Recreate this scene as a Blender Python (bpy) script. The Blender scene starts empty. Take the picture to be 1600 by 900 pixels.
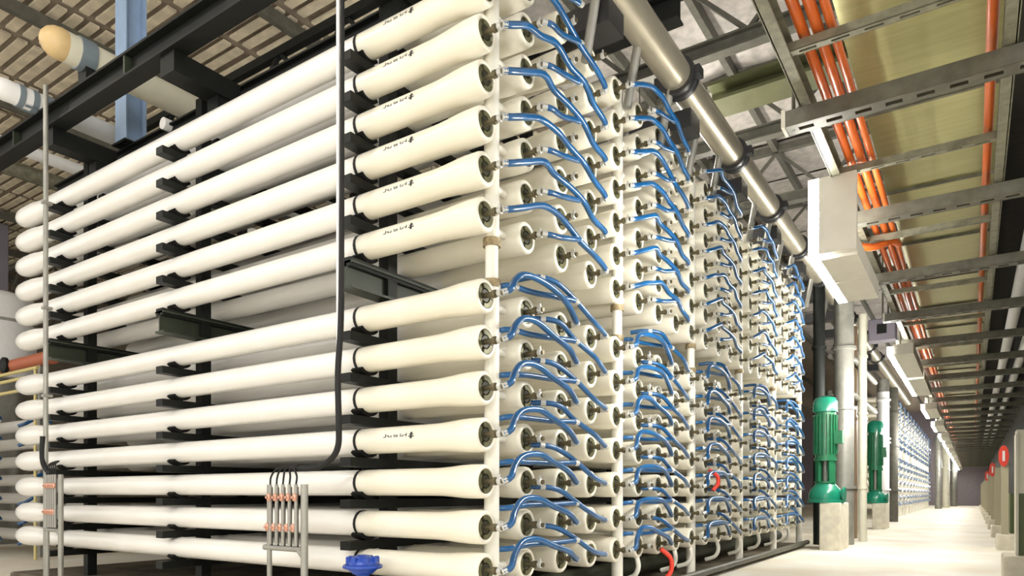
import bpy, math, random
from mathutils import Vector, Matrix
random.seed(4)
SC = bpy.context.scene
COL = SC.collection
PI = math.pi

# ------------------------------------------------------------------ camera, world, exposure
CAM_H = 1.1
cam_d = bpy.data.cameras.new('camera')
cam = bpy.data.objects.new('camera', cam_d)
COL.objects.link(cam)
cam.location = (0, 0, CAM_H)
cam.rotation_euler = (PI / 2, 0, math.atan(720 / 1077))
cam_d.sensor_width = 36
cam_d.lens = 36 * 1077 / 1600
cam_d.shift_y = 321 / 1600
cam_d.clip_end = 300
SC.camera = cam

world = bpy.data.worlds.new('world')
SC.world = world
world.use_nodes = True
bg = world.node_tree.nodes['Background']
bg.inputs[0].default_value = (1.0, 0.97, 0.92, 1)
bg.inputs[1].default_value = 0.95
SC.view_settings.view_transform = 'Standard'
SC.view_settings.look = 'None'
SC.view_settings.gamma = 1
SC.view_settings.use_curve_mapping = False
SC.view_settings.exposure = 0.66
LAMP = 85.0      # emission strength of the corridor luminaires

# ------------------------------------------------------------------ materials
MATS = {}


def mat(name, col, rough=0.5, metal=0.0, noise=0.0, nscale=8.0, col2=None, bump=0.0, bscale=40.0, emit=0.0,
        stretch=(1, 1, 1), spec=0.5, coat=0.0):
    if name in MATS:
        return MATS[name]
    m = bpy.data.materials.new(name)
    m.use_nodes = True
    nt = m.node_tree
    b = nt.nodes['Principled BSDF']
    b.inputs['Base Color'].default_value = (*col, 1)
    b.inputs['Roughness'].default_value = rough
    b.inputs['Metallic'].default_value = metal
    b.inputs['Specular IOR Level'].default_value = spec
    b.inputs['Coat Weight'].default_value = coat
    tc = nt.nodes.new('ShaderNodeTexCoord')
    mp = nt.nodes.new('ShaderNodeMapping')
    mp.inputs['Scale'].default_value = stretch
    nt.links.new(tc.outputs['Object'], mp.inputs['Vector'])
    if noise > 0 or col2:
        n = nt.nodes.new('ShaderNodeTexNoise')
        n.inputs['Scale'].default_value = nscale
        n.inputs['Detail'].default_value = 4
        nt.links.new(mp.outputs['Vector'], n.inputs['Vector'])
        r = nt.nodes.new('ShaderNodeValToRGB')
        c2 = col2 or tuple(max(0, v * (1 - noise)) for v in col)
        r.color_ramp.elements[0].position = 0.35
        r.color_ramp.elements[1].position = 0.65
        r.color_ramp.elements[0].color = (*c2, 1)
        r.color_ramp.elements[1].color = (*col, 1)
        nt.links.new(n.outputs['Fac'], r.inputs['Fac'])
        nt.links.new(r.outputs['Color'], b.inputs['Base Color'])
    if bump > 0:
        n2 = nt.nodes.new('ShaderNodeTexNoise')
        n2.inputs['Scale'].default_value = bscale
        n2.inputs['Detail'].default_value = 3
        nt.links.new(mp.outputs['Vector'], n2.inputs['Vector'])
        bp = nt.nodes.new('ShaderNodeBump')
        bp.inputs['Strength'].default_value = bump
        bp.inputs['Distance'].default_value = 0.02
        nt.links.new(n2.outputs['Fac'], bp.inputs['Height'])
        nt.links.new(bp.outputs['Normal'], b.inputs['Normal'])
    if emit > 0:
        b.inputs['Emission Color'].default_value = (*col, 1)
        b.inputs['Emission Strength'].default_value = emit
    MATS[name] = m
    return m


M_TUBE = mat('white_gelcoat', (0.83, 0.815, 0.775), 0.28, noise=0.05, nscale=1.5, col2=(0.79, 0.77, 0.72), coat=0.25)
M_BELL = mat('cream_front', (0.84, 0.805, 0.69), 0.3, noise=0.06, nscale=3, col2=(0.81, 0.765, 0.63), coat=0.25)
M_CAP = mat('olive_cast_cap', (0.045, 0.042, 0.02), 0.5, 0.2, noise=0.4, nscale=20)
M_RING = mat('olive_ring', (0.15, 0.145, 0.07), 0.45, 0.3, noise=0.3, nscale=25)
M_PORT = mat('bronze_port', (0.17, 0.145, 0.085), 0.4, 0.6, noise=0.3, nscale=30)
M_HOSE = mat('blue_hose', (0.006, 0.105, 0.30), 0.3, noise=0.5, nscale=4, coat=0.4)
M_FIT = mat('white_fitting', (0.55, 0.55, 0.52), 0.3, 0.3)
M_STRAP = mat('black_strap', (0.012, 0.012, 0.012), 0.6, spec=0.3)
M_PRINT = mat('black_print', (0.03, 0.03, 0.03), 0.6)
M_HEAD = mat('white_header', (0.85, 0.83, 0.74), 0.3, noise=0.05, nscale=4)
M_FRAME = mat('dark_green_steel', (0.006, 0.0075, 0.006), 0.55, noise=0.4, nscale=6, spec=0.3)
M_FRAME2 = mat('green_steel', (0.03, 0.038, 0.022), 0.5, noise=0.3, nscale=5)
M_CRADLE = mat('dark_rubber', (0.006, 0.006, 0.005), 0.8, spec=0.2)
M_FLOOR = None
M_CONC = mat('pale_concrete', (0.74, 0.69, 0.56), 0.85, noise=0.2, nscale=6, bump=0.25, bscale=40)
M_GALV = mat('galvanised_steel', (0.25, 0.245, 0.18), 0.5, 0.35, noise=0.35, nscale=14, bump=0.1, bscale=30)
M_GALVD = mat('dull_galvanised', (0.14, 0.135, 0.105), 0.5, 0.4, noise=0.3, nscale=12)
M_DUCT = mat('duct_sheet', (0.42, 0.41, 0.20), 0.3, 0.75, noise=0.15, nscale=2.5, col2=(0.37, 0.36, 0.17), bump=0.05, bscale=6, stretch=(1, 8, 1))
M_ORANGE = mat('orange_cable', (0.60, 0.12, 0.015), 0.35, noise=0.15, nscale=6)
M_PIPE = mat('tan_steel_pipe', (0.50, 0.46, 0.36), 0.33, 0.7, noise=0.12, nscale=3)
M_COUP = mat('black_coupling', (0.02, 0.02, 0.022), 0.4, noise=0.2)
M_FOIL = mat('foil_quilt', (0.50, 0.465, 0.43), 0.45, 0.2, noise=0.3, nscale=6, bump=0.6, bscale=9)
M_PURLIN = mat('purlin_steel', (0.13, 0.125, 0.10), 0.6, 0.2, noise=0.25, nscale=8)
M_OLIVE = mat('olive_girder', (0.13, 0.135, 0.06), 0.5, noise=0.2, nscale=5)
M_BROWN = mat('brown_roof', (0.30, 0.245, 0.185), 0.7, noise=0.3, nscale=3)
M_BLUE = mat('pale_blue_steel', (0.33, 0.46, 0.66), 0.45, noise=0.1, nscale=6)
M_GREEN = mat('green_motor', (0.02, 0.17, 0.075), 0.35, noise=0.25, nscale=8, coat=0.3)
M_TEAL = mat('teal_casing', (0.01, 0.25, 0.15), 0.3, noise=0.2, nscale=8, coat=0.4)
M_STEELC = mat('grey_steel', (0.34, 0.335, 0.30), 0.4, 0.4, noise=0.2, nscale=5)
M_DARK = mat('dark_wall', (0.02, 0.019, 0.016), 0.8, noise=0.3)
M_CREAMW = mat('cream_paint', (0.66, 0.64, 0.52), 0.6, noise=0.08, nscale=4)
M_GREENW = mat('olive_dado', (0.10, 0.125, 0.05), 0.6, noise=0.15, nscale=4)
M_LAMP = mat('lamp_diffuser', (1.0, 0.97, 0.90), 0.4, emit=LAMP)
M_LBODY = mat('lamp_body', (0.62, 0.60, 0.52), 0.45, noise=0.06)
M_RED = mat('red_paint', (0.72, 0.05, 0.025), 0.45)
M_COPPER = mat('copper_connector', (0.62, 0.33, 0.24), 0.3, 0.4)
M_GLASS = mat('meter_tube', (0.32, 0.31, 0.28), 0.2, 0.2)
M_VALVE = mat('blue_valve', (0.008, 0.06, 0.42), 0.35, noise=0.2, coat=0.3)
M_WALLF = mat('far_wall', (0.27, 0.235, 0.26), 0.8, noise=0.15)
M_WALLL = mat('left_wall', (0.21, 0.175, 0.125), 0.8, noise=0.4, nscale=1.2)
M_YEL = mat('yellow_rail', (0.62, 0.52, 0.22), 0.5)
M_TANK = mat('white_tank', (0.80, 0.80, 0.80), 0.4, noise=0.05)
M_AMBER = mat('amber_cap', (0.62, 0.45, 0.22), 0.4, noise=0.1)
M_SLATE = mat('slate_band', (0.16, 0.20, 0.23), 0.5)
M_RUST = mat('rust_flange', (0.40, 0.31, 0.17), 0.6, noise=0.5, nscale=30)


def floor_mat():
    m = bpy.data.materials.new('sealed_floor')
    m.use_nodes = True
    nt = m.node_tree
    b = nt.nodes['Principled BSDF']
    tc = nt.nodes.new('ShaderNodeTexCoord')
    n = nt.nodes.new('ShaderNodeTexNoise')
    n.inputs['Scale'].default_value = 0.7
    n.inputs['Detail'].default_value = 5
    r = nt.nodes.new('ShaderNodeValToRGB')
    r.color_ramp.elements[0].position = 0.35
    r.color_ramp.elements[0].color = (0.78, 0.70, 0.55, 1)
    r.color_ramp.elements[1].position = 0.62
    r.color_ramp.elements[1].color = (0.90, 0.86, 0.76, 1)
    nt.links.new(tc.outputs['Object'], n.inputs['Vector'])
    nt.links.new(n.outputs['Fac'], r.inputs['Fac'])
    nt.links.new(r.outputs['Color'], b.inputs['Base Color'])
    b.inputs['Roughness'].default_value = 0.55
    return m


M_FLOOR = floor_mat()


# ------------------------------------------------------------------ mesh builder
class MB:
    def __init__(self):
        self.v, self.f, self.m = [], [], []

    def add(self, vs, fs, mi=0):
        o = len(self.v)
        self.v += [tuple(p) for p in vs]
        self.f += [tuple(i + o for i in f) for f in fs]
        self.m += [mi] * len(fs)
        return self

    def box(self, x0, x1, y0, y1, z0, z1, mi=0):
        x0, x1 = sorted((x0, x1)); y0, y1 = sorted((y0, y1)); z0, z1 = sorted((z0, z1))
        vs = [(x, y, z) for x in (x0, x1) for y in (y0, y1) for z in (z0, z1)]
        return self.add(vs, [(0, 1, 3, 2), (4, 6, 7, 5), (0, 4, 5, 1), (2, 3, 7, 6), (0, 2, 6, 4), (1, 5, 7, 3)], mi)

    def bbox(self, x0, x1, y0, y1, z0, z1, b=0.02, mi=0):
        """a box whose four vertical edges and top are chamfered"""
        def ring(z, i):
            return [(x0 + i + b, y0 + i, z), (x1 - i - b, y0 + i, z), (x1 - i, y0 + i + b, z), (x1 - i, y1 - i - b, z),
                    (x1 - i - b, y1 - i, z), (x0 + i + b, y1 - i, z), (x0 + i, y1 - i - b, z), (x0 + i, y0 + i + b, z)]
        return self.loft([ring(z0, 0), ring(z1 - b, 0), ring(z1, b * 0.8)], mi=mi)

    def loft(self, rings, caps=(True, True), mi=0):
        n = len(rings[0])
        vs = [p for r in rings for p in r]
        fs = []
        for k in range(len(rings) - 1):
            for i in range(n):
                a, b_ = k * n + i, k * n + (i + 1) % n
                fs.append((a, b_, b_ + n, a + n))
        if caps[0]:
            fs.append(tuple(range(n - 1, -1, -1)))
        if caps[1]:
            fs.append(tuple(range((len(rings) - 1) * n, len(rings) * n)))
        return self.add(vs, fs, mi)

    def lathe(self, prof, org=(0, 0, 0), axis='Z', n=20, caps=(True, True), mi=0):
        """prof: list of (along, radius)"""
        rings = []
        for h, r in prof:
            ring = []
            for i in range(n):
                a = 2 * PI * i / n
                u, w = r * math.cos(a), r * math.sin(a)
                p = {'Z': (u, w, h), 'X': (h, u, w), 'Y': (w, h, u)}[axis]
                ring.append((p[0] + org[0], p[1] + org[1], p[2] + org[2]))
            rings.append(ring)
        return self.loft(rings, caps, mi)

    def tube(self, pts, r, n=8, caps=True, mi=0):
        pts = [Vector(p) for p in pts]
        rs = r if isinstance(r, (list, tuple)) else [r] * len(pts)
        rings, up = [], None
        for i, p in enumerate(pts):
            t = (pts[min(i + 1, len(pts) - 1)] - pts[max(i - 1, 0)]).normalized()
            if up is None:
                up = Vector((0, 0, 1)) if abs(t.z) < 0.9 else Vector((1, 0, 0))
            s = t.cross(up).normalized()
            up = s.cross(t).normalized()
            rings.append([p + (s * math.cos(2 * PI * k / n) + up * math.sin(2 * PI * k / n)) * rs[i] for k in range(n)])
        return self.loft(rings, (caps, caps), mi)

    def beam(self, a, b, w, h, up=(0, 0, 1), mi=0):
        """a straight bar of w x h between two points"""
        a, b = Vector(a), Vector(b)
        t = (b - a).normalized()
        u = Vector(up)
        s = t.cross(u).normalized()
        u = s.cross(t).normalized()
        rs = [[p + s * sx * w / 2 + u * sy * h / 2 for sx, sy in ((-1, -1), (1, -1), (1, 1), (-1, 1))] for p in (a, b)]
        return self.loft(rs, mi=mi)

    def ibeam(self, a, b, w, h, tf=0.02, tw=0.015, mi=0):
        """an I section between two points, h high"""
        a, b = Vector(a), Vector(b)
        t = (b - a).normalized()
        u = Vector((0, 0, 1))
        s = t.cross(u).normalized()
        u = s.cross(t).normalized()
        pr = [(-w / 2, -h / 2), (w / 2, -h / 2), (w / 2, -h / 2 + tf), (tw / 2, -h / 2 + tf), (tw / 2, h / 2 - tf), (w / 2, h / 2 - tf),
              (w / 2, h / 2), (-w / 2, h / 2), (-w / 2, h / 2 - tf), (-tw / 2, h / 2 - tf), (-tw / 2, -h / 2 + tf), (-w / 2, -h / 2 + tf)]
        rs = [[p + s * x + u * y for x, y in pr] for p in (a, b)]
        return self.loft(rs, mi=mi)

    def mesh(self, name, mats, smooth=0):
        me = bpy.data.meshes.new(name)
        me.from_pydata(self.v, [], self.f)
        for m in (mats if isinstance(mats, (list, tuple)) else [mats]):
            me.materials.append(m)
        if any(self.m):
            me.polygons.foreach_set('material_index', self.m)
        if smooth:
            me.polygons.foreach_set('use_smooth', [True] * len(me.polygons))
            me.set_sharp_from_angle(angle=math.radians(smooth))
        me.update()
        return me

    def build(self, name, mats, parent=None, smooth=0, loc=None):
        return link(name, self.mesh(name, mats, smooth), parent, loc)


def link(name, data, parent=None, loc=None, rz=0):
    o = bpy.data.objects.new(name, data)
    COL.objects.link(o)
    if parent:
        o.parent = parent
    if loc:
        o.location = loc
    if rz:
        o.rotation_euler.z = rz
    return o


def tag(o, label=None, cat=None, group=None, kind=None):
    if label: o['label'] = label
    if cat: o['category'] = cat
    if group: o['group'] = group
    if kind: o['kind'] = kind
    return o


def thing(name, label, cat, loc=(0, 0, 0), group=None):
    return tag(link(name, None, None, loc), label, cat, group)


def smooth_path(pts, sub=5):
    """Catmull-Rom through the points"""
    P = [Vector(p) for p in pts]
    P = [P[0] * 2 - P[1]] + P + [P[-1] * 2 - P[-2]]
    out = []
    for i in range(1, len(P) - 2):
        for k in range(sub):
            t = k / sub
            a, b, c, d = P[i - 1:i + 3]
            out.append(0.5 * ((2 * b) + (c - a) * t + (2 * a - 5 * b + 4 * c - d) * t * t + (3 * b - a - 3 * c + d) * t ** 3))
    out.append(P[-2])
    return out


ORD = ['zeroth', 'first', 'second', 'third', 'fourth', 'fifth', 'sixth', 'seventh', 'eighth', 'ninth', 'tenth', 'eleventh', 'twelfth',
       'thirteenth', 'fourteenth', 'fifteenth', 'sixteenth', 'seventeenth', 'eighteenth', 'nineteenth', 'twentieth', 'twenty-first']

# ------------------------------------------------------------------ the setting
XF = -2.93            # plane of the vessel ends along the corridor
Y0, PY = 4.05, 0.55   # first column and column pitch
PZ = 0.332            # row pitch
NCOL = 20
LV = 7.72             # vessel length
ROW_Z = [CAM_H + (771 - y) / 1077 * 5.0 for y in (-91.5, -20, 51, 122, 193, 264, 335, 462, 534, 606, 679, 752, 824, 891)]
ROW_N = len(ROW_Z)

fl = MB().box(-32, 6, -8, 75, -0.2, 0).build('floor', M_FLOOR)
tag(fl, kind='structure')
tag(MB().box(-31, 1.25, 74, 74.3, 0, 9.5).build('wall_far', M_WALLF), kind='structure')
tag(MB().box(-30.3, -30, -3, 74, 0, 9.5).build('wall_left', M_WALLL), kind='structure')
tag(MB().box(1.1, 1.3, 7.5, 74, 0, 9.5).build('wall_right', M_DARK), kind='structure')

# ceiling: quilted foil panels laid between purlins
ceil = link('ceiling', None)
tag(ceil, kind='structure')
ZR = 8.6
bw, bl = 1.5, 1.9
pm = []
for q in range(3):
    b = MB()
    n = 6
    vs, fs = [], []
    for i in range(n + 1):
        for j in range(n + 1):
            d = math.sin(PI * i / n) * math.sin(PI * j / n)
            vs.append((-bw / 2 + 0.04 + (bw - 0.08) * i / n, -bl / 2 + 0.04 + (bl - 0.08) * j / n, -0.10 * d + random.uniform(-.012, .012) * (d > 0)))
    for i in range(n):
        for j in range(n):
            a = i * (n + 1) + j
            fs.append((a, a + 1, a + n + 2, a + n + 1))
    b.add(vs, fs)
    pm.append(b.mesh('roof_panel', M_FOIL, 40))
for i in range(5):
    for j in range(22):
        x, y = 0.1 - bw / 2 - i * bw + 0.9, 3.0 + bl * j
        o = link('roof_panel', pm[(i * 7 + j * 5) % 3], ceil, (x, y, ZR))
# beyond the foil: ribbed brown sheeting over the rear of the hall
rib_m = MB()
for k in range(5):
    rib_m.box(-0.06, 0.06, -1.0 + k * 0.5, -0.66 + k * 0.5, -0.05, 0)
deck = MB().box(-31, 1.5, -3, 75, ZR + 0.1, ZR + 0.2).build('roof_deck', M_BROWN, ceil)
M_LITE = mat('pale_sheet', (0.72, 0.63, 0.47), 0.6, noise=0.25, nscale=4)
sheet = MB()
for k in range(12):
    sheet.box(-0.10, 0.10, -1.32 + k * 0.24, -1.32 + k * 0.24 + 0.13, -0.03, 0.0)
# translucent ribbed strips seen at the left
strip = MB()
for k in range(14):
    strip.box(-0.62, 0.62, k * 0.24, k * 0.24 + 0.14, -0.04, 0)
sm = strip.mesh('roof_sheet', M_LITE)
for i in range(14):
    for j in range(5):
        link('roof_sheet', sm, ceil, (-8.2 - i * 1.4, 4.0 + j * 3.4, ZR + 0.08))
# purlins (along the corridor) and rafters
pu = MB().box(-0.05, 0.05, -3, 74, -0.20, 0.0).mesh('purlin', M_PURLIN)
for i in range(6):
    link('purlin', pu, ceil, (1.0 - i * bw, 0, ZR - 0.02))
for i in range(7):
    link('purlin', pu, ceil, (-9.0 - i * 3.1, 0, ZR - 0.02))


def truss(y, z, x0, x1, m, label, group, h=0.9, w=0.18, solid=False):
    t = thing('roof_truss', label, 'roof truss', (0, y, z), group)
    MB().ibeam((x0, 0, 0), (x1, 0, 0), w, 0.22, 0.03, 0.03).build('bottom_chord', m, t)
    MB().beam((x0, 0, h), (x1, 0, h), w * 0.7, 0.14).build('top_chord', m, t)
    n = max(2, int(abs(x1 - x0) / 0.9))
    for k in range(n):
        xa = x0 + (x1 - x0) * k / n
        xb = x0 + (x1 - x0) * (k + 1) / n
        za, zb = ((0.1, h - 0.06) if k % 2 == 0 else (h - 0.06, 0.1))
        MB().beam((xa, 0, za), (xb, 0, zb), 0.06, 0.06, (0, 1, 0)).build('web_bar', m, t)


for k, (y, nm) in enumerate(((9.65, 'nearest'), (12.35, 'second nearest'), (15.4, 'third nearest'), (18.6, 'fourth nearest'), (22.0, 'fifth nearest'))):
    truss(y, 7.35, -30, 1.1, M_PURLIN, nm + ' grey steel roof truss crossing below the foil roof', 'roof trusses', h=1.1)
ol = MB().ibeam((-3.4, 10.75, 7.25), (1.1, 10.75, 7.25), 0.55, 0.30, 0.05, 0.05).build('girder', M_OLIVE)
tag(ol, 'thick olive green girder crossing under the foil roof above the pipe', 'girder')

# ------------------------------------------------------------------ pressure vessels
tube_m = MB().lathe([(-1.25, 0.106), (-4.0, 0.106), (-6.98, 0.106)], axis='X', n=24, caps=(False, False)).mesh('tube', M_TUBE, 50)
bell_m = MB().lathe([(-0.07, 0.092), (-0.004, 0.092), (0, 0.097), (0, 0.113), (-0.008, 0.121), (-0.03, 0.126), (-0.14, 0.126), (-0.22, 0.122),
                     (-0.31, 0.114), (-0.40, 0.108), (-0.48, 0.106), (-1.25, 0.106)], axis='X', n=24, caps=(False, False)).mesh('front_bell', M_BELL, 50)  # vessel front, as far as the strap, creamier than the tube behind
rear_m = MB().lathe([(-6.96, 0.106), (-7.06, 0.112), (-7.16, 0.123), (-7.26, 0.129), (-7.46, 0.130), (-7.58, 0.122), (-7.67, 0.098),
                     (-7.71, 0.06), (LV * -1, 0.02)], axis='X', n=20, caps=(False, True)).mesh('rear_bell', M_TUBE, 60)
cap_m = MB().lathe([(-0.03, 0.093), (-0.022, 0.05), (-0.008, 0.045), (-0.008, 0.0001)], axis='X', n=18).mesh('end_cap', M_CAP, 40)
rg = MB()
for k in range(3):
    a0, a1 = 2 * PI * k / 3 + 0.25, 2 * PI * (k + 1) / 3 - 0.25
    vs = []
    for i in range(6):
        a = a0 + (a1 - a0) * i / 5
        for x in (-0.028, -0.006):
            for r in (0.055, 0.088):
                vs.append((x, r * math.cos(a), r * math.sin(a)))
    fs = []
    for i in range(5):
        o = i * 4
        fs += [(o + 2, o + 3, o + 7, o + 6), (o + 0, o + 2, o + 6, o + 4), (o + 3, o + 1, o + 5, o + 7)]
    fs += [(0, 1, 3, 2), (20, 22, 23, 21)]
    rg.add(vs, fs)
ring_m = rg.mesh('retaining_ring', M_RING)
port_m = MB().lathe([(-0.02, 0.02), (0.06, 0.02), (0.062, 0.03), (0.085, 0.03), (0.09, 0.018), (0.15, 0.018)], axis='X', n=10).mesh('port_stem', M_PORT, 40)
valve_m = MB().lathe([(0.10, 0.022), (0.104, 0.028), (0.13, 0.028), (0.134, 0.022)], axis='X', n=8).box(0.112, 0.124, -0.006, 0.006, 0.02, 0.05).mesh('port_valve', M_FIT, 40)
strap_m = MB().lathe([(-1.235, 0.109), (-1.265, 0.109)], axis='X', n=20, caps=(False, False)).mesh('strap', M_STRAP)
cr = MB()
for k in range(7):
    a0, a1 = PI + 0.75 + (PI - 1.5) * k / 7, PI + 0.75 + (PI - 1.5) * (k + 1) / 7
    ra = [[(x, r * math.cos(a), r * math.sin(a)) for x, r in ((-1.30, 0.107), (-1.18, 0.107), (-1.18, 0.135), (-1.30, 0.135))] for a in (a0, a1)]
    cr.loft(ra, (k == 0, k == 6))
cradle_m = [cr.mesh('cradle', M_CRADLE)]
for dx in (-2.72, -5.2):
    c2 = MB(); c2.add([(v[0] + dx, v[1], v[2]) for v in cr.v], cr.f)
    cradle_m.append(c2.mesh('cradle', M_CRADLE))
SUP = (1.24, 3.96, 6.44)      # where the vessels are carried


def print_mark():
    """the small black printed maker's mark, wrapped on the side of the tube"""
    b = MB()
    def patch(s0, s1, a0, a1):
        r = 0.1072
        vs = []
        n = 3
        for i in range(n + 1):
            a = a0 + (a1 - a0) * i / n
            for s in (s0, s1):
                vs.append((-s, -r * math.cos(a), r * math.sin(a)))
        b.add(vs, [(2 * i, 2 * i + 1, 2 * i + 3, 2 * i + 2) for i in range(n)])
    rr = random.Random(2)
    s = 0.68
    for k in range(8):
        w = 0.02 + rr.random() * 0.012
        patch(s, s + 0.009, 0.10, 0.10 + 0.13 + rr.random() * 0.14)
        if k % 2:
            patch(s, s + w, 0.10, 0.15)
        if k % 3 == 0:
            patch(s, s + w, 0.20, 0.25)
        s += w + 0.004
    patch(0.625, 0.646, -0.06, 0.42)
    patch(0.606, 0.662, 0.06, 0.14)
    patch(0.614, 0.655, 0.22, 0.29)
    return b.mesh('printed_mark', M_PRINT)


mark_m = print_mark()


def vessel(k, r):
    y, z = Y0 + PY * k, ROW_Z[r]
    rb = ROW_N - r
    bank = 'upper' if r < 7 else 'lower'
    if k == 0:
        lab = f'long white pressure vessel at the near corner, {ORD[rb]} from the bottom, {bank} bank'
    else:
        lab = f'white pressure vessel, column {ORD[k + 1]} from the near corner, {ORD[rb]} from the bottom'
    t = thing('pressure_vessel', lab, 'pressure vessel', (XF, y, z), 'pressure vessels of the near rack')
    link('tube', tube_m, t)
    link('front_bell', bell_m, t)
    if k < 2 or r < 2:
        link('rear_bell', rear_m, t)
    link('retaining_ring', ring_m, link('end_cap', cap_m, t))
    link('port_valve', valve_m, link('port_stem', port_m, t))
    if k == 0:
        link('strap', strap_m, t)
        for c in cradle_m:
            link('cradle', c, t)
        if r in (1, 2, 3, 4, 5, 6, 10):
            tag(link('printed_mark', mark_m, t), kind='stuff')
    return t


for k in range(NCOL):
    for r in range(ROW_N):
        if k == 0 and r == 0:
            continue
        vessel(k, r)

# ------------------------------------------------------------------ vertical headers
ZTOP, ZBOT = ROW_Z[0] + 0.15, 0.22
gap_hi, gap_lo = ROW_Z[6] - 0.17, ROW_Z[7] + 0.17
zt1 = ROW_Z[1] + 0.2
for g in range(6):
    y = Y0 + PY * 4 * g + 0.178
    top = ZTOP
    t = thing('header_pipe', f'white vertical header pipe, {ORD[g + 1]} from the near corner of the rack', 'header pipe', (XF - 0.08, y, 0),
              'vertical header pipes along the front')
    MB().lathe([(0.06, 0.058), (gap_lo - 0.06, 0.058)], n=16).build('lower_riser', M_HEAD, t, 50)
    MB().lathe([(gap_lo - 0.06, 0.05), (gap_hi + 0.06, 0.05)], n=16).build('middle_spool', M_HEAD, t, 50)
    MB().lathe([(gap_hi + 0.06, 0.058), (top, 0.058), (top + 0.04, 0.03)], n=16).build('upper_riser', M_HEAD, t, 50)
    fm = MB().lathe([(-0.03, 0.068), (0.03, 0.068)], n=14).mesh('clamp', M_RUST, 40)
    for zz in (gap_lo - 0.03, gap_hi + 0.03):
        link('clamp', fm, t, (0, 0, zz))
    pmesh = MB().lathe([(-0.20, 0.03), (0.20, 0.03)], axis='Y', n=10, caps=(False, False)).mesh('side_port', M_HEAD, 50)
    for r in range(1 if g == 0 else 0, ROW_N):
        link('side_port', pmesh, t, (-0.06, 0.06, ROW_Z[r]))

# ------------------------------------------------------------------ blue hoses
HOSE_R = 0.0255


def hose_mesh(kind, v, upper=False):
    j = lambda a: a + random.uniform(-0.02, 0.02)
    if kind == 'B':       # first column of a bay, arching over to the fourth
        h = 0.17 if upper else 0.27
        if upper:
            pts = [(0.15, 0, 0), (0.18, 0.05, 0.012), (j(0.21), 0.20, h * 0.42), (j(0.22), 0.42, j(h * 0.86)), (j(0.21), 0.64, j(h)), (j(0.20), 0.88, j(h * 0.85)),
                   (j(0.20), 1.1, j(h * 0.62)), (j(0.19), 1.35, j(h * 0.32)), (0.17, 1.56, 0.02), (0.15, 1.65, 0)]
        else:             # loops up beside the header, then slants down to the third column
            pts = [(0.15, 0, 0), (0.185, 0.045, 0.03), (0.16, 0.13, 0.115), (0.15, 0.26, j(0.19)), (j(0.17), 0.44, j(0.205)), (j(0.2), 0.66, j(0.16)),
                   (0.19, 0.88, j(0.08)), (0.17, 1.03, 0.015), (0.15, 1.1, 0)]
    elif kind == 'C':     # level link from behind the header to the branch hose
        pts = [(-0.12, 0.24, 0.13), (0.0, 0.30, j(0.14)), (j(0.06), 0.5, j(0.145)), (j(0.11), 0.74, j(0.15)), (0.17, 0.95, 0.165), (0.18, 1.04, 0.165)]
    elif upper:           # second column rising to join the long hose over the third
        pts = [(0.15, 0.55, 0), (0.19, 0.62, 0.0), (j(0.19), 0.80, j(0.025)), (0.19, 0.98, 0.08), (0.19, 1.10, 0.115)]
    else:                 # from behind the second column down to the fourth
        pts = [(-0.12, 0.60, 0.29), (0.02, 0.65, 0.30), (j(0.13), 0.80, j(0.265)), (j(0.18), 1.02, j(0.17)), (j(0.19), 1.3, j(0.075)), (0.17, 1.55, 0.015), (0.15, 1.65, 0)]
    P = smooth_path(pts, 4)
    m = MB().tube(P, HOSE_R if kind == 'B' else HOSE_R * 0.9, 7).mesh('hose_tube', M_HOSE, 60)
    e = P[-1]
    d = (P[-1] - P[-3]).normalized()
    f = MB().tube([e - d * 0.04, e + d * 0.01], 0.026, 8).mesh('hose_fitting', M_FIT, 40)
    a = P[0] if kind == 'B' or upper else P[5]
    d0 = ((P[2] - P[0]) if kind == 'B' or upper else (P[7] - P[5])).normalized()
    f2 = MB().tube([a - d0 * 0.012, a + d0 * 0.03], 0.025, 8).mesh('hose_fitting', M_FIT, 40)
    return m, f, f2


HM = {(kd, up): [hose_mesh(kd, v, up) for v in range(4)] for kd in 'ABC' for up in (False, True)}
for g in range(5):
    for r in range(ROW_N):
        for kd in 'BAC':
            if kd == 'C' and r < 7:
                continue
            if kd == 'B' and g == 0 and r == 0:
                continue
            m, f, f2 = HM[(kd, r < 7)][random.randrange(4)]
            lab = (f'level blue link hose in hose bay {ORD[g + 1]} from the corner, {ORD[ROW_N - r]} row from bottom' if kd == 'C' else
                   f'arching blue hose leaving header {ORD[g + 1]} from the corner, {ORD[ROW_N - r]} row from bottom' if kd == 'B' else
                   f'blue branch hose in hose bay {ORD[g + 1]} from the corner, {ORD[ROW_N - r]} row from bottom')
            t = thing('blue_hose', lab, 'hose', (XF, Y0 + PY * 4 * g, ROW_Z[r]), 'blue hoses on the vessel ends')
            link('hose_tube', m, t)
            link('hose_fitting', f, t)
            link('hose_fitting', f2, t)

# two red hoses hanging at the low rows
for (k, z0, z1, lab) in ((6.0, 0.50, 0.16, 'short red hose hanging below the bottom vessels near the corner'),
                         (9.0, 1.40, 1.14, 'short red hose hanging between lower vessels in the third bay')):
    y = Y0 + PY * k - 0.2
    p = smooth_path([(XF + 0.12, y - 0.05, z0), (XF + 0.20, y + 0.03, z0 - (z0 - z1) * 0.3), (XF + 0.2, y + 0.05, z0 - (z0 - z1) * 0.7), (XF + 0.15, y, z1)], 5)
    tag(MB().tube(p, 0.026, 8).build('red_hose', M_RED, None, 60), lab, 'hose')

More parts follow.
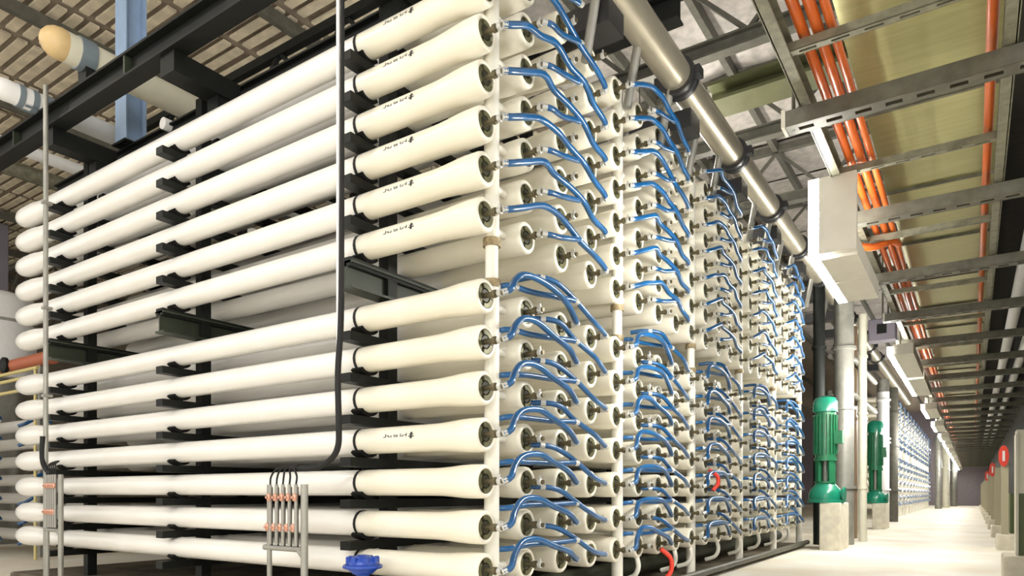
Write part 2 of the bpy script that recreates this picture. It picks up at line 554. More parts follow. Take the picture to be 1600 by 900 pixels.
# ------------------------------------------------------------------ steel frame of the rack
fr = thing('rack_frame', 'dark green steel frame carrying the stacked white vessels', 'rack', (0, 0, 0))
YA, YB = 3.84, Y0 + PY * NCOL + 0.1
for s in SUP:
    x = XF - s
    for r in range(ROW_N):
        ya = YA if r > 0 else Y0 + 0.4
        MB().box(x - 0.06, x + 0.06, ya, YB, ROW_Z[r] - 0.21, ROW_Z[r] - 0.137).build('cross_channel', M_FRAME, fr)
    zc = (ROW_Z[6] + ROW_Z[7]) / 2 - 0.0
    MB().ibeam((x, YA + 0.0, zc + 0.02), (x, YB, zc + 0.02), 0.16, 0.22, 0.02, 0.02).build('bank_beam', M_FRAME2, fr)
    for kk in (0.5, 4.5, 8.5, 12.5, 16.5, 19.4):
        MB().ibeam((x, Y0 + PY * kk, 0.02), (x, Y0 + PY * kk, 5.5), 0.11, 0.11, 0.012, 0.012).build('post', M_FRAME, fr) if False else \
            MB().box(x - 0.055, x + 0.055, Y0 + PY * kk - 0.055, Y0 + PY * kk + 0.055, 0.0, 5.33).build('post', M_FRAME, fr)
# upper steelwork above the rack
top = thing('overhead_beam', 'long dark green beam above the near side of the rack', 'beam', (0, 0, 0))
zb = 5.50
MB().ibeam((-11.6, 3.75, zb), (-3.3, 3.75, zb), 0.18, 0.25, 0.025, 0.02).build('girder_section', M_FRAME, top)
for x in (-9.9, -7.25, -4.4):
    MB().box(x - 0.015, x + 0.015, 3.67, 3.83, zb - 0.10, zb + 0.10).build('stiffener', M_FRAME2, top)
for (x, w) in ((-6.5, 0.24), (-9.0, 0.2), (-4.0, 0.24)):
    MB().box(x - w / 2, x + w / 2, 3.7, 4.42, zb - 0.33, zb - 0.126).build('cross_bracket', M_FRAME, top)
    MB().box(x - 0.09, x + 0.09, 4.18, 4.36, ROW_Z[1] + 0.16, zb - 0.33).build('hanger', M_FRAME, top)
b2 = MB().ibeam((-10.9, 4.6, 5.42), (-2.7, 4.6, 5.42), 0.12, 0.16, 0.02, 0.02).build('tie_beam', M_FRAME)
tag(b2, 'thin dark beam below the long overhead beam just above the top vessels', 'beam')
b3 = MB().ibeam((-10.9, 7.4, 6.5), (-2.7, 7.4, 6.5), 0.2, 0.30, 0.02, 0.02).build('deep_beam', M_FRAME)
tag(b3, 'deep dark beam running over the middle of the rack', 'beam')
# lattice truss behind, lit through its openings
lt = thing('lattice_girder', 'dark lattice girder with light showing through its diagonals', 'girder', (0, 0, 0))
for z in (6.55, 7.25):
    MB().beam((-12, 6.2, z), (-2.8, 6.2, z), 0.1, 0.12).build('chord', M_FRAME, lt)
for i in range(14):
    xa = -12 + i * 0.66
    MB().beam((xa, 6.2, 6.55 if i % 2 else 7.25), (xa + 0.66, 6.2, 7.25 if i % 2 else 6.55), 0.05, 0.06, (0, 1, 0)).build('diagonal_bar', M_FRAME, lt)

# pipes with capped ends lying over the rear of the rack
for (x, z, r, L, y0, mc, lab) in ((-8.16, 5.93, 0.165, 5.5, 3.5, M_AMBER, 'cream pipe with amber rounded end cap resting above the dark beam'),
                                  (-9.25, 5.74, 0.125, 5.0, 3.4, M_TANK, 'white capped pipe with dark bands at the far left above the rack')):
    t = thing('capped_pipe', lab, 'pipe', (x, y0, z))
    MB().lathe([(0.0, r * 0.97), (-0.06, r * 1.0), (-0.12, r * 0.93), (-0.18, r * 0.72), (-0.22, r * 0.4), (-0.235, 0.02)], axis='Y', n=20,
               caps=(False, True)).build('end_cap', mc, t, 60)
    MB().lathe([(0, r * 0.97), (L, r * 0.97)], axis='Y', n=20).build('pipe_body', M_CREAMW if mc is M_AMBER else M_TANK, t, 50)
    bands = ((0.12, 0.16),) if mc is M_AMBER else ((0.06, 0.06), (0.20, 0.06), (0.34, 0.06))
    for (yy, w) in bands:
        MB().lathe([(yy, r * 1.06), (yy + w, r * 1.06)], axis='Y', n=20).build('band', M_SLATE, t, 40)
    bx = 0.30 if mc is M_AMBER else 0.25
    MB().box(-0.09, 0.09, bx - 0.12, bx + 0.08, zb + 0.125 - z, -r * 0.9).build('support_post', M_FRAME if mc is M_AMBER else M_SLATE, t)
# more pipes running over the rear
for (x, z, r, y0, y1, m, lab) in ((-11.6, 6.15, 0.09, 3.2, 16, M_TANK, 'thin white pipe running along the hall behind the capped pipes'),
                                  (-8.0, 5.5, 0.07, 4.5, 14, M_TANK, 'thin white pipe crossing just over the top vessels'),
                                  (-6.89, 5.43, 0.10, 5.0, 14, M_CREAMW, 'cream pipe crossing over the rack under the deep beam'),
                                  (-13.0, 6.4, 0.12, 4.2, 18, M_GALV, 'grey pipe running beneath the brown roof at left')):
    tag(MB().lathe([(y0, r), (y1, r)], (x, 0, z), 'Y', 12).build('overhead_pipe', m, None, 40), lab, 'pipe')
c = thing('steel_column', 'pale blue steel column rising behind the long dark beam', 'column', (-8.91, 4.6, 5.5))
for yy in (-0.13, 0.115):
    MB().box(-0.13, 0.13, yy, yy + 0.015, 0, ZR - 5.5).build('flange', M_BLUE, c)
MB().box(-0.01, 0.01, -0.115, 0.115, 0, ZR - 5.5).build('web', M_BLUE, c)
MB().box(-0.16, 0.16, -0.16, 0.16, 0, 0.02).build('base_plate', M_FRAME, c)
c = MB().bbox(-22.75, -22.4, 7.9, 8.2, 0, ZR, 0.02).build('grey_column', mat('mauve_grey', (0.22, 0.20, 0.24), 0.6))
tag(c, 'mauve grey column cut by the left edge of the view', 'column')

# ------------------------------------------------------------------ conduits and sampling panels in front of the rack
def sampling_panel(x, y, zr, w, h, lab, n=5):
    t = thing('sampling_panel', lab, 'meter panel', (x, y, 0), 'sampling panels before the rack')
    MB().tube([(-w / 2 - 0.06, 0, zr), (w / 2, 0, zr)], 0.024, 10).build('rail', M_STEELC, t, 50)
    MB().tube([(w / 2 + 0.02, 0, 0.0), (w / 2 + 0.02, 0, zr + h)], 0.028, 10).build('stand_post', M_STEELC, t, 50)
    MB().tube([(-w / 2 + 0.0, 0.0, 0.0), (-w / 2 + 0.0, 0.0, zr + h)], 0.02, 10).build('stand_post', M_STEELC, t, 50)
    MB().tube([(w / 2 - 0.04, 0, zr), (w / 2 + 0.02, 0, zr - 0.06)], 0.026, 8).build('brace', M_STEELC, t, 50)
    tm = MB().tube([(0, 0, 0.03), (0, 0, h)], 0.014, 8).mesh('meter_tube', M_GLASS, 50)
    bm = MB().box(-0.006, 0.006, 0.012, 0.02, 0.02, h - 0.02).mesh('meter_back', M_FRAME)
    cm = MB().lathe([(-0.03, 0.012), (-0.022, 0.019), (0.022, 0.019), (0.03, 0.012)], n=8).box(-0.009, 0.009, -0.03, 0, -0.009, 0.009).mesh('connector', M_COPPER, 40)
    for i in range(n):
        px = -w / 2 + 0.05 + (w - 0.09) * i / (n - 1)
        mt = link('meter_tube', tm, t, (px, -0.03, zr))
        link('meter_back', bm, mt)
        link('connector', cm, mt, (0, -0.012, h * 0.80))
        link('connector', cm, mt, (-0.02, -0.012, h * 0.33))
        MB().tube(smooth_path([(px, -0.03, zr + h), (px + 0.01, -0.03, zr + h + 0.06), (px * 0.7 + 0.02, -0.02, zr + h + 0.12), (px * 0.3 + 0.1, 0, zr + h + 0.15)], 4),
                  0.008, 6).build('lead_wire', M_STRAP, t, 60)


sampling_panel(-4.47, 3.50, 0.67, 0.40, 0.50, 'five-tube sampling panel on a stand under the black cable near the middle')
sampling_panel(-8.57, 3.57, 0.69, 0.30, 0.62, 'small dark sampling panel on a stand beside the far left pole')

pole = thing('conduit_pole', 'thin steel pole hanging in front of the vessels with black cable', 'pole', (-3.965, 3.58, 0))
MB().tube([(0, 0, 2.1), (0, 0, 7.4)], 0.014, 10).build('pole_tube', M_TANK, pole, 50)
cab = [(0.035, 0.01, 7.4), (0.035, 0.01, 4.6), (0.04, 0.0, 3.2), (0.03, 0, 2.4), (0.02, -0.02, 2.0), (0.03, -0.02, 1.6), (0.02, -0.02, 1.45), (-0.04, -0.03, 1.36), (-0.16, -0.05, 1.30),
       (-0.30, -0.07, 1.29), (-0.44, -0.08, 1.30)]
tag(MB().tube([Vector(p) + Vector((-3.965, 3.58, 0)) for p in smooth_path(cab, 4)], [0.012 + 0.011 * min(1, i / 12) for i in range(41)], 8).build('black_cable', M_STRAP, None, 60),
    'thick black cable running down the pole and curving to the sampling panel', 'cable')
pole2 = thing('conduit_pole', 'thin grey pole standing before the rear ends of the vessels at left', 'pole', (-8.79, 3.58, 0))
MB().tube([(0, 0, 0), (0, 0, 5.75)], 0.026, 10).build('pole_tube', M_STEELC, pole2, 50)
MB().tube(smooth_path([(0, -0.03, 1.75), (-0.01, -0.03, 1.5), (0.05, -0.02, 1.38), (0.2, -0.02, 1.33)], 4), 0.03, 8).build('cable', M_STRAP, pole2, 60)
for z in (2.2, 3.2, 4.4):
    MB().box(-0.035, 0.035, -0.035, 0.06, z, z + 0.03).build('clip', M_STEELC, pole2)

# blue valve on the low pipe
v = thing('blue_valve', 'bright blue valve handwheel at the foot of the near vessels', 'valve', (-3.83, 3.70, 0.55))
MB().lathe([(-0.06, 0.07), (-0.02, 0.115), (0.03, 0.12), (0.06, 0.10), (0.085, 0.05), (0.09, 0.01)], n=16).build('bonnet', M_VALVE, v, 50)
rim = [(0.135 * math.cos(2 * PI * i / 20), 0.135 * math.sin(2 * PI * i / 20), 0.0) for i in range(21)]
MB().tube(rim, 0.016, 8).build('handwheel_rim', M_VALVE, v, 60)
sp = MB().beam((0, 0, 0.0), (0.13, 0, 0.0), 0.022, 0.016).mesh('spoke', M_VALVE)
for i in range(6):
    link('spoke', sp, v, (0, 0, 0), i * PI / 3 + 0.001)
lug = MB().bbox(0.085, 0.125, -0.018, 0.018, 0.02, 0.075, 0.006).mesh('lug', M_VALVE)
for i in range(8):
    link('lug', lug, v, None, i * PI / 4 + 0.2)
MB().lathe([(-0.5, 0.05), (-0.06, 0.05)], n=12).build('valve_body', M_VALVE, v, 40)

# pipework in the trench below the bottom row
for (x, z, r, lab) in ((XF - 0.5, 0.22, 0.10, 'dark pipe running below the bottom vessels near the front'), (XF + 0.1, 0.10, 0.045, 'thin drain pipe along the kerb under the rack front')):
    tag(MB().lathe([(3.9, r), (15.2, r)], (x, 0, z), 'Y', 14).build('low_pipe', M_FRAME2 if r > 0.05 else M_GALVD, None, 40), lab, 'pipe')
kb = MB().bbox(XF - 7.7, XF + 0.02, 3.9, 15.4, 0.0, 0.06, 0.02).build('plinth_slab', mat('mottled_slab', (0.17, 0.14, 0.095), 0.85, noise=0.5, nscale=3))  # mottled dark brown over the whole slab
tag(kb, 'low mottled brown slab under the whole rack', 'slab')
el = MB().tube(smooth_path([(0, 0, 0.0), (0.02, 0, -0.12), (-0.03, 0, -0.22), (-0.16, 0, -0.27)], 5), 0.028, 8).mesh('drain_elbow', M_HEAD, 60)
for i, k in enumerate((5, 7, 8, 10, 12, 14, 16, 18)):
    o = link('drain_elbow', el, None, (XF - 0.03, Y0 + PY * k, ROW_Z[13] - 0.10))
    tag(o, f'white drain elbow bending under the bottom row, {ORD[i + 1]} from the corner', 'pipe elbow', 'drain elbows under the rack')

# ------------------------------------------------------------------ overhead tan pipe with couplings along the rack front
op = thing('main_pipe', 'large tan steel main pipe over the front of the rack', 'pipe', (-2.72, 0, 5.71))
MB().lathe([(3.2, 0.165), (40, 0.165)], axis='Y', n=24).build('pipe_body', M_PIPE, op, 50)
cm = MB().lathe([(-0.09, 0.16), (-0.09, 0.21), (-0.03, 0.21), (-0.02, 0.19), (0.02, 0.19), (0.03, 0.21), (0.09, 0.21), (0.09, 0.16)], axis='Y', n=22).mesh('coupling', M_COUP, 40)
ear = MB().box(-0.04, 0.04, -0.07, 0.07, -0.05, 0.05).mesh('coupling_lug', M_COUP)
bk = MB().box(-0.75, 0.02, -0.16, 0.16, -0.38, -0.16).mesh('saddle_block', M_COUP)
for i in range(10):
    y = 7.4 + i * 2.1
    cp = link('coupling', cm, op, (0, y, 0))
    link('coupling_lug', ear, cp, (0.22, 0, 0))
    link('coupling_lug', ear, cp, (-0.22, 0, 0))
    link('saddle_block', bk, op, (0, y + 0.5, 0))
link('saddle_block', bk, op, (0, 5.75, 0))
for i in range(14):
    y = 5.55 + i * 0.9
    t = MB().tube([(XF + 0.02, y, ROW_Z[0] - 0.1), (-2.80, y, 5.58)], 0.045, 10).build('drop_pipe', M_STEELC, None, 50)
    tag(t, f'grey drop pipe under the tan main pipe, {ORD[i + 1]} from the near corner', 'pipe', 'drop pipes from the main pipe')

# ------------------------------------------------------------------ cable ladder, duct and supports over the corridor
ZL = 3.5
XL, XRr = -0.86, 0.165
cl = thing('cable_ladder', 'galvanised cable ladder running over the corridor beneath the duct', 'cable ladder', (0, 0, 0))
for (x, sgn) in ((XL, 1), (XRr, -1)):
    b = MB()
    b.box(x - 0.03, x + 0.03, 1.5, 73, ZL, ZL + 0.012)
    b.box(x - sgn * 0.03 - 0.006, x - sgn * 0.03 + 0.006, 1.5, 73, ZL, ZL + 0.11)
    b.box(x - 0.03, x + 0.03, 1.5, 73, ZL + 0.10, ZL + 0.112)
    b.build('side_rail', M_GALV, cl)


def strut(x0, x1, w, h, slots):
    """a channel, open at the top, with real slots along its bottom face"""
    b = MB()
    b.box(x0, x1, -w / 2, -w / 2 + 0.006, 0, h).box(x0, x1, w / 2 - 0.006, w / 2, 0, h)
    if not slots:
        b.box(x0, x1, -w / 2, w / 2, 0, 0.006)
        return b
    b.box(x0, x1, -w / 2, -w * 0.16, 0, 0.006).box(x0, x1, w * 0.16, w / 2, 0, 0.006)
    p = 0.16
    x = x0
    while x < x1:
        b.box(x, min(x + p * 0.45, x1), -w * 0.16, w * 0.16, 0, 0.006)
        x += p
    return b


rung_m = strut(XL, XRr, 0.055, 0.05, True).mesh('rung', M_GALV)
rung_m.materials[0] = M_GALV
ys = [2.2, 3.05, 4.0, 5.74, 7.42, 9.5, 11.4]
y = 13.4
while y < 72:
    ys.append(y); y += 2.0
for y in ys:
    link('rung', rung_m, cl, (0, y, ZL + 0.012))
ms = strut(XL - 0.12, 1.12, 0.13, 0.10, True).mesh('channel', M_GALVD)
y, i = 4.6, 0
while y < 72:
    t = thing('support_strut', f'slotted steel support channel across the corridor ceiling, {ORD[i + 1] if i < 21 else str(i + 1) + {1: "st", 2: "nd", 3: "rd"}.get((i + 1) % 10, "th")} from the camera',
              'support strut', (0, y, ZL - 0.11), 'support channels over the corridor')
    link('channel', ms, t)
    MB().tube([(XL - 0.08, 0, 0.0), (XL - 0.08, 0, 0.5 if i else 0.3)], 0.012, 6).build('hanger_rod', M_GALVD, t)
    MB().box(XL - 0.14, XL - 0.115, -0.07, 0.07, 0, 0.11).build('end_plate', M_LBODY, t)
    y += 1.95; i += 1

du = thing('air_duct', 'wide olive gold sheet metal duct above the cable ladder', 'duct', (0, 0, 0))
for j in range(42):
    ya = 1.0 + j * 1.7
    MB().box(-0.71, 0.20, ya + 0.01, ya + 1.69, 4.1, 4.55).build('duct_section', M_DUCT, du)
    if j % 1 == 0:
        MB().box(-0.735, 0.225, ya - 0.015, ya + 0.01, 4.075, 4.575).build('duct_flange', M_GALVD, du)
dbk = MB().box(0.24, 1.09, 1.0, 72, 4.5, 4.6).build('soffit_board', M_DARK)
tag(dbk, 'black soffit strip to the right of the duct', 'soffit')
for (x, lab, m, r) in ((0.56, 'white pipe seen between the supports right of the duct', M_TANK, 0.085), (0.86, 'second white pipe above the supports beside the right wall', M_TANK, 0.085)):
    tag(MB().lathe([(7.2, r), (72, r)], (x, 0, 4.05), 'Y', 12).build('service_pipe', m, None, 40), lab, 'pipe')

# orange cables lying in the ladder
cbl = [(-0.77, 0.03, 'outermost orange cable on the left side of the cable ladder'),
       (-0.695, 0.03, 'middle orange cable on the left side of the cable ladder'),
       (-0.63, 0.024, 'innermost orange cable on the left side of the cable ladder'),
       (0.085, 0.028, 'orange cable on the right side of the cable ladder')]
for i, (x, r, lab) in enumerate(cbl):
    pts = []
    for j in range(38):
        pts.append((x + random.uniform(-.004, .004), 1.5 + j * 1.9, ZL + 0.075 + r + random.uniform(0, 0.015)))
    tag(MB().tube(smooth_path(pts, 3), r, 8).build('orange_cable', M_ORANGE, None, 60), lab, 'cable', 'orange cables in the cable ladder')
lp = smooth_path([(-0.62, 7.9, ZL + 0.10), (-0.66, 7.6, ZL + 0.05), (-0.80, 7.35, ZL - 0.06), (-1.0, 7.2, ZL - 0.02), (-1.02, 7.3, ZL + 0.1)], 5)
tag(MB().tube(lp, 0.035, 8).build('orange_loop', M_ORANGE, None, 60), 'orange cable end looping out of the ladder beside the nearest lamp', 'cable')

# ------------------------------------------------------------------ corridor luminaires
def luminaire(y0, y1, z, lab, drop=False, x=-0.98):
    t = thing('strip_light', lab, 'light fixture', (x, y0, z), 'strip lights along the corridor')
    L = y1 - y0
    # tray with sloped face: emitter along the left lower edge
    n = 2 if L > 1.4 else 2
    for k in range(n):
        MB().box(0.0, 0.26, L * k / n + 0.004, L * (k + 1) / n - 0.004, -0.05, 0.10).build('tray', M_LBODY, t)
    MB().box(-0.075, -0.002, 0.0, L, -0.05, 0.07).build('diffuser', M_LAMP, t, 0)
    for yy in (0.15, L - 0.15):
        MB().tube([(0.08, yy, 0.10), (0.08, yy, 0.6)], 0.012, 6).build('hanger_rod', M_GALVD, t)
    if drop:
        MB().box(0.0, 0.26, -0.06, 0.0, -0.02, 0.56).build('drop_panel', M_LBODY, t)
        MB().box(-0.075, -0.002, -0.06, 0.0, -0.05, 0.56).build('drop_diffuser', M_LAMP, t)
    return t


luminaire(5.75, 7.15, 2.95, 'nearest corridor strip light with an upright lit section', drop=True)
n = 2
for (a, b_) in ((11.6, 14.1), (14.3, 16.8), (19.5, 22.0), (24.5, 27.0), (29.5, 32.0), (34, 37), (39, 42), (44, 47), (49, 52), (54, 57), (59, 62), (64, 67), (69, 72)):
    luminaire(a, b_, 3.2, f'corridor strip light, {ORD[n]} from the camera', x=-0.98)
    n += 1
# the same row goes on behind the camera
for (a, b_) in ((-2.6, -0.1), (-6.0, -3.5)):
    luminaire(a, b_, 3.2, f'corridor strip light, {ORD[n]} of the row, behind the camera')
    n += 1

# added fill lamps, unseen, over the rack and aisle to brighten roof and vessels
M_FILL = mat('fill_diffuser', (1.0, 0.96, 0.88), 0.4, emit=24.0)
fill_spots = ((-3.5, 0.6, 7.3, 'aisle'), (-7.5, 0.6, 7.3, 'aisle'), (-11.5, 0.6, 7.3, 'aisle'), (-4.3, 10.6, 6.35, 'rack'), (-8.0, 10.0, 6.4, 'rack'),
        (-4.3, 14.0, 6.4, 'rack'))
for i, (x, y, z, wh) in enumerate(fill_spots):
    t = thing('fill_pendant', f'unseen fill lamp added over the {wh}, {ORD[i + 1]} of the fill lamps', 'light fixture', (x, y, z), 'added fill lamps')
    MB().box(-0.05, 0.05, -0.75, 0.75, -0.02, 0.02).build('housing', M_LBODY, t)
    MB().box(-0.12, 0.12, -0.7, 0.7, -0.06, -0.02).build('lower_diffuser', M_FILL, t)
    MB().box(-0.12, 0.12, -0.7, 0.7, 0.02, 0.06).build('upper_diffuser', M_FILL, t)
    for yy in (-0.6, 0.6):
        MB().tube([(0, yy, 0.02), (0, yy, ZR - z)], 0.008, 6).build('hanger_rod', M_GALVD, t)

# ------------------------------------------------------------------ vertical pumps at the end of the rack
def pump(x, y, zb, h, lab, plab):
    p = thing('concrete_plinth', plab, 'plinth', (x, y, 0), 'pump plinths')
    MB().bbox(-0.18, 0.20, -0.32, 0.75, 0, zb, 0.02).build('plinth_block', M_CONC, p)
    t = thing('vertical_pump', lab, 'pump', (x - 0.12, y, zb), 'green vertical pumps')
    s = h / 2.1
    MB().lathe([(0, 0.34), (0.05, 0.34), (0.06, 0.30), (0.14, 0.31), (0.26, 0.27), (0.34, 0.20), (0.38, 0.18)], n=22).build('pump_casing', M_TEAL, t, 40)
    MB().lathe([(-0.0, 0.10), (0.32, 0.10), (0.32, 0.15), (0.36, 0.15)], (0, 0, 0.16), 'X', 14).build('discharge_branch', M_TEAL, t, 40)
    lan = MB()
    lan.lathe([(0.38, 0.20), (0.42, 0.20)], n=20).lathe([(0.82 * s, 0.21), (0.88 * s, 0.21)], n=20)
    lan.build('lantern_flange', M_GREEN, t, 40)
    for k in range(4):
        a = PI / 4 + k * PI / 2
        MB().box(0.13, 0.19, -0.05, 0.05, 0.42, 0.82 * s).build('lantern_leg', M_GREEN, t).rotation_euler.z = a
    MB().lathe([(0.42, 0.05), (0.82 * s, 0.05)], n=10).build('shaft', M_STEELC, t, 40)
    mo = MB().lathe([(0.88 * s, 0.19), (1.78 * s, 0.19)], n=20).build('motor_body', M_GREEN, t, 40)
    fin = MB().box(0.185, 0.225, -0.006, 0.006, 0.95 * s, 1.72 * s).mesh('cooling_fin', M_GREEN)
    for k in range(20):
        link('cooling_fin', fin, mo, None, 2 * PI * k / 20 + 0.001)
    MB().box(0.15, 0.32, -0.1, 0.1, 1.15 * s, 1.4 * s).build('terminal_box', M_GREEN, t)
    MB().lathe([(1.78 * s, 0.225), (1.98 * s, 0.225), (2.06 * s, 0.18), (2.1 * s, 0.06)], n=20).build('fan_cover', M_TEAL, t, 40)


pump(-2.30, 14.75, 0.92, 2.1, 'green vertical pump on the near plinth at the end of the rack', 'tall pale concrete plinth under the near green pump')
pump(-2.42, 24.3, 0.80, 2.6, 'smaller looking green vertical pump further down the corridor', 'pale concrete plinth under the far green pump')
p = MB().bbox(-2.85, -2.45, 20.9, 21.5, 0, 0.22, 0.02).build('concrete_pad', M_CONC)
tag(p, 'low concrete pad under the white riser pipe', 'pad')
risers = ((-2.32, 16.4, 0.20, 6.0, M_STEELC, 'thick grey steel riser pipe behind the near pump', 0),
          (-2.75, 16.0, 0.12, 6.0, M_FRAME, 'dark riser pipe between the rack end and the grey riser', 0),
          (-2.60, 21.2, 0.16, 5.0, M_TANK, 'white riser pipe standing on the low concrete pad', 0.22),
          (-2.10, 17.6, 0.09, 5.2, M_CREAMW, 'thin cream riser pipe right of the thick grey riser', 0),
          (-2.5, 18.8, 0.15, 5.2, mat('brown_pipe', (0.28, 0.2, 0.13), 0.5), 'brown riser pipe before the white riser', 0),
          (-2.5, 26.2, 0.18, 4.5, M_TANK, 'white riser pipe just beyond the far green pump', 0),
          (-2.7, 28.2, 0.2, 5.2, M_STEELC, 'grey riser pipe before the far rack', 0),
          (-2.05, 58.0, 0.22, 5.2, M_STEELC, 'grey riser pipe beyond the distant rack', 0),
          (-1.75, 64.0, 0.25, 5.2, M_CREAMW, 'cream riser pipe near the far end wall', 0),
          (-1.35, 70.0, 0.25, 5.2, M_STEELC, 'last grey riser pipe before the end wall', 0),
          (-2.6, 30.5, 0.2, 5.2, M_PURLIN, 'dark column at the start of the far rack', 0))
for (x, y, r, h, m, lab, z0) in risers:
    t = thing('riser_pipe', lab, 'pipe', (x, y, z0))
    MB().lathe([(0, r), (h - z0, r)], n=16).build('pipe_body', m, t, 50)
    for zz in (1.2, 2.9, 4.2):
        if zz < h - z0 - 0.1:
            MB().lathe([(zz, r * 1.25), (zz + 0.06, r * 1.25)], n=16).build('pipe_flange', m, t, 40)
# valve platform clutter above the pumps
for (x, y, z, lab) in ((-2.3, 17.0, 3.3, 'small pipe bridge between the risers at mid height'), (-2.3, 17.0, 4.1, 'small pipe bridge between the risers high up')):
    tag(MB().tube([(x - 0.3, y - 0.6, z), (x + 0.1, y, z), (x + 0.1, y + 4, z)], 0.06, 10).build('pipe_bridge', M_STEELC, None, 40), lab, 'pipe')
cb = thing('control_box', 'grey violet control box hung among the risers beside the second lamp', 'box', (-1.75, 18.2, 4.9))
MB().bbox(-0.28, 0.28, -0.2, 0.2, -0.25, 0.25, 0.02).build('housing', mat('violet_grey', (0.17, 0.155, 0.19), 0.5), cb)
MB().box(-0.1, 0.1, -0.215, -0.2, -0.1, 0.12).build('window', M_FRAME, cb)
MB().tube([(0, 0, 0.24), (0, 0, ZR - 4.9)], 0.02, 8).build('hanger', M_GALVD, cb)

# far rack: too small to pick apart
fv, fh, fc = MB(), MB(), MB()
for k in range(56):
    y = 33.0 + k * 0.55
    for r in range(ROW_N):
        z = ROW_Z[r]
        fv.lathe([(0, 0.10), (-0.02, 0.125), (-0.2, 0.122), (-0.45, 0.106), (-1.6, 0.106)], (XF, y, z), 'X', 8, (True, False))
        if k % 4 == 0:
            fh.tube([(XF + 0.12, y, z), (XF + 0.2, y + 0.4, z + 0.13), (XF + 0.18, y + 0.9, z + 0.06), (XF + 0.14, y + 1.1, z)], 0.03, 5)
            fh.tube([(XF + 0.05, y + 0.75, z + 0.17), (XF + 0.18, y + 1.2, z + 0.1), (XF + 0.14, y + 1.65, z)], 0.03, 5)
    if k % 4 == 0:
        fc.box(XF - 0.02, XF + 0.1, y + 0.2, y + 0.32, 0.0, 5.2)
tag(fv.build('distant_vessels', M_BELL, None, 50), 'distant rack of white vessel ends beyond the far pump', 'pressure vessels', kind='stuff')
tag(fh.build('distant_hoses', M_HOSE, None, 50), 'blue hoses on the distant rack of vessels', 'hoses', kind='stuff')
tag(fc.build('distant_headers', M_HEAD), 'white header pipes on the distant rack', 'header pipes', kind='stuff')

# ------------------------------------------------------------------ right side: two-tone panel, posts on plinths, red sign
pn = thing('wall_panel', 'two-tone wall panel, cream above and olive green below, at right edge', 'wall panel', (0.49, 11.0, 0.30))
MB().box(0, 0.6, 0, 0.35, 0, 0.80).build('lower_board', M_GREENW, pn)
MB().box(0, 0.6, 0, 0.35, 0.80, 1.57).build('upper_board', M_CREAMW, pn)
MB().box(-0.03, 0.0, -0.02, 0.37, 0, 1.57).build('edge_trim', M_CREAMW, pn)
MB().box(-0.02, 0.6, -0.02, 0.37, 1.57, 1.62).build('top_trim', M_CREAMW, pn)
p = MB().bbox(0.32, 1.05, 10.75, 11.5, 0, 0.30, 0.02).build('panel_plinth', M_CONC)
tag(p, 'pale concrete plinth under the two-tone wall panel', 'plinth')
for i in range(10):
    y = 16.6 + i * 4.6
    t = thing('corridor_post', f'slim tan post on a concrete base along the right wall, {ORD[i + 1]} from the camera', 'post', (0.52, y, 0), 'posts along the right wall')
    MB().bbox(-0.14, 0.3, -0.25, 0.4, 0, 0.3, 0.02).build('post_base', M_CONC, t)
    MB().box(-0.06, 0.06, -0.06, 0.06, 0.3, 1.75).build('post_shaft', M_YEL if False else mat('tan_post', (0.42, 0.38, 0.26), 0.5), t)
    MB().box(0.1, 0.4, 0.4, 1.9, 0.3, 1.1).build('dado_board', M_GREENW, t)
for i in range(3):
    y = 16.5 + i * 9.2
    t = thing('red_sign', ['oval red sign on the nearest tan post', 'oval red sign on a farther post', 'smallest oval red sign far along the wall'][i], 'sign',
              (0.50, y, 1.83), 'red signs on the posts')
    MB().loft([[(0.085 * math.cos(2 * PI * i / 20), yy, 0.21 * math.sin(2 * PI * i / 20)) for i in range(20)] for yy in (-0.02, 0.02)]).build('sign_disc', M_RED, t, 40)
    MB().box(-0.02, 0.02, -0.026, -0.02, -0.1, 0.1).build('white_bar', M_TANK, t)

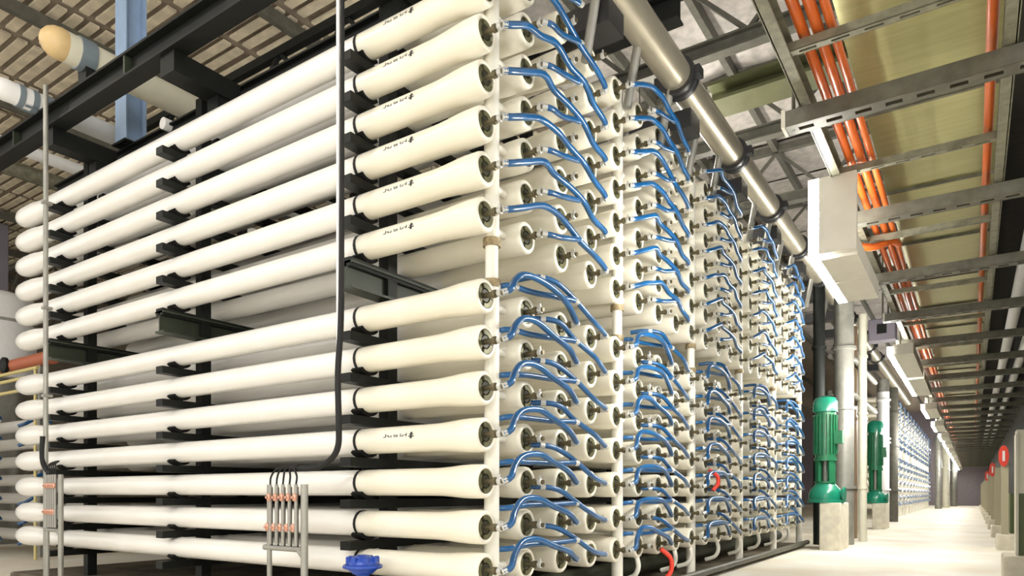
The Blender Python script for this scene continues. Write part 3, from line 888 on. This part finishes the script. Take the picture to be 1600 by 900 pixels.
# ------------------------------------------------------------------ rear of the hall at the far left
tk = thing('storage_tank', 'white tank with a rounded top behind the rear ends of the vessels', 'tank', (-17.9, 6.3, 0))
MB().lathe([(3.6, 0.75), (4.80, 0.75)], n=28).build('shell', M_TANK, tk, 50)
MB().lathe([(4.80, 0.77), (4.86, 0.77)], n=28).build('seam_ring', M_STEELC, tk, 50)
MB().lathe([(4.86, 0.75), (5.3, 0.75), (5.42, 0.70), (5.5, 0.45), (5.52, 0.02)], n=28).build('dome', M_TANK, tk, 50)
MB().lathe([(0, 0.5), (3.6, 0.5)], n=20).build('skirt', M_STEELC, tk, 50)
rp = thing('red_pipe', 'red pipe with a dark open flange behind the vessel ends', 'pipe', (-14.6, 5.4, 3.42))
MB().lathe([(-2.0, 0.12), (1.6, 0.12)], axis='X', n=14).build('pipe_body', mat('brick_red', (0.45, 0.13, 0.06), 0.5), rp, 40)
MB().lathe([(-0.18, 0.10), (-0.15, 0.15), (-0.10, 0.15)], axis='Y', n=14).build('flange', M_FRAME, rp, 40)
for x in (-1.5, 1.2):
    MB().box(x - 0.05, x + 0.05, -0.05, 0.05, -3.42, -0.1).build('pipe_stand', M_STEELC, rp)
yr = thing('hand_rail', 'pale yellow handrail at the rear of the hall', 'handrail', (-14.4, 5.1, 0))
for z in (2.85, 3.05, 3.18):
    MB().tube([(-2, 0, z), (1.6, 0, z)], 0.03, 8).build('rail_bar', M_YEL, yr, 50)
for x in (-1.8, 1.5):
    MB().tube([(x, 0, 0), (x, 0, 3.18)], 0.025, 8).build('rail_post', M_YEL, yr, 50)
# neighbouring rack glimpsed at the left edge
vm = MB().lathe([(0, 0.09), (0.02, 0.125), (0.2, 0.122), (0.4, 0.106), (3, 0.106)], axis='X', n=14).mesh('tube', M_TUBE, 50)
hm = MB().tube(smooth_path([(-0.1, 0, 0), (-0.2, 0.15, 0.1), (-0.15, 0.4, -0.05), (-0.1, 0.5, -0.1)], 4), 0.03, 6).mesh('blue_hose', M_HOSE, 60)
for i in range(7):
    for j in range(2):
        t = thing('neighbour_vessel', f'white vessel end of the neighbouring rack, {ORD[i + 1]} from the floor, {["front", "back"][j]} column',
                  'pressure vessel', (-13.6, 4.75 + j * 0.75, 0.35 + i * 0.33), 'vessels of the neighbouring rack')
        link('tube', vm, t).rotation_euler.z = PI
        link('hose_tail', hm, t, (0.2, 0, 0)).rotation_euler.z = PI
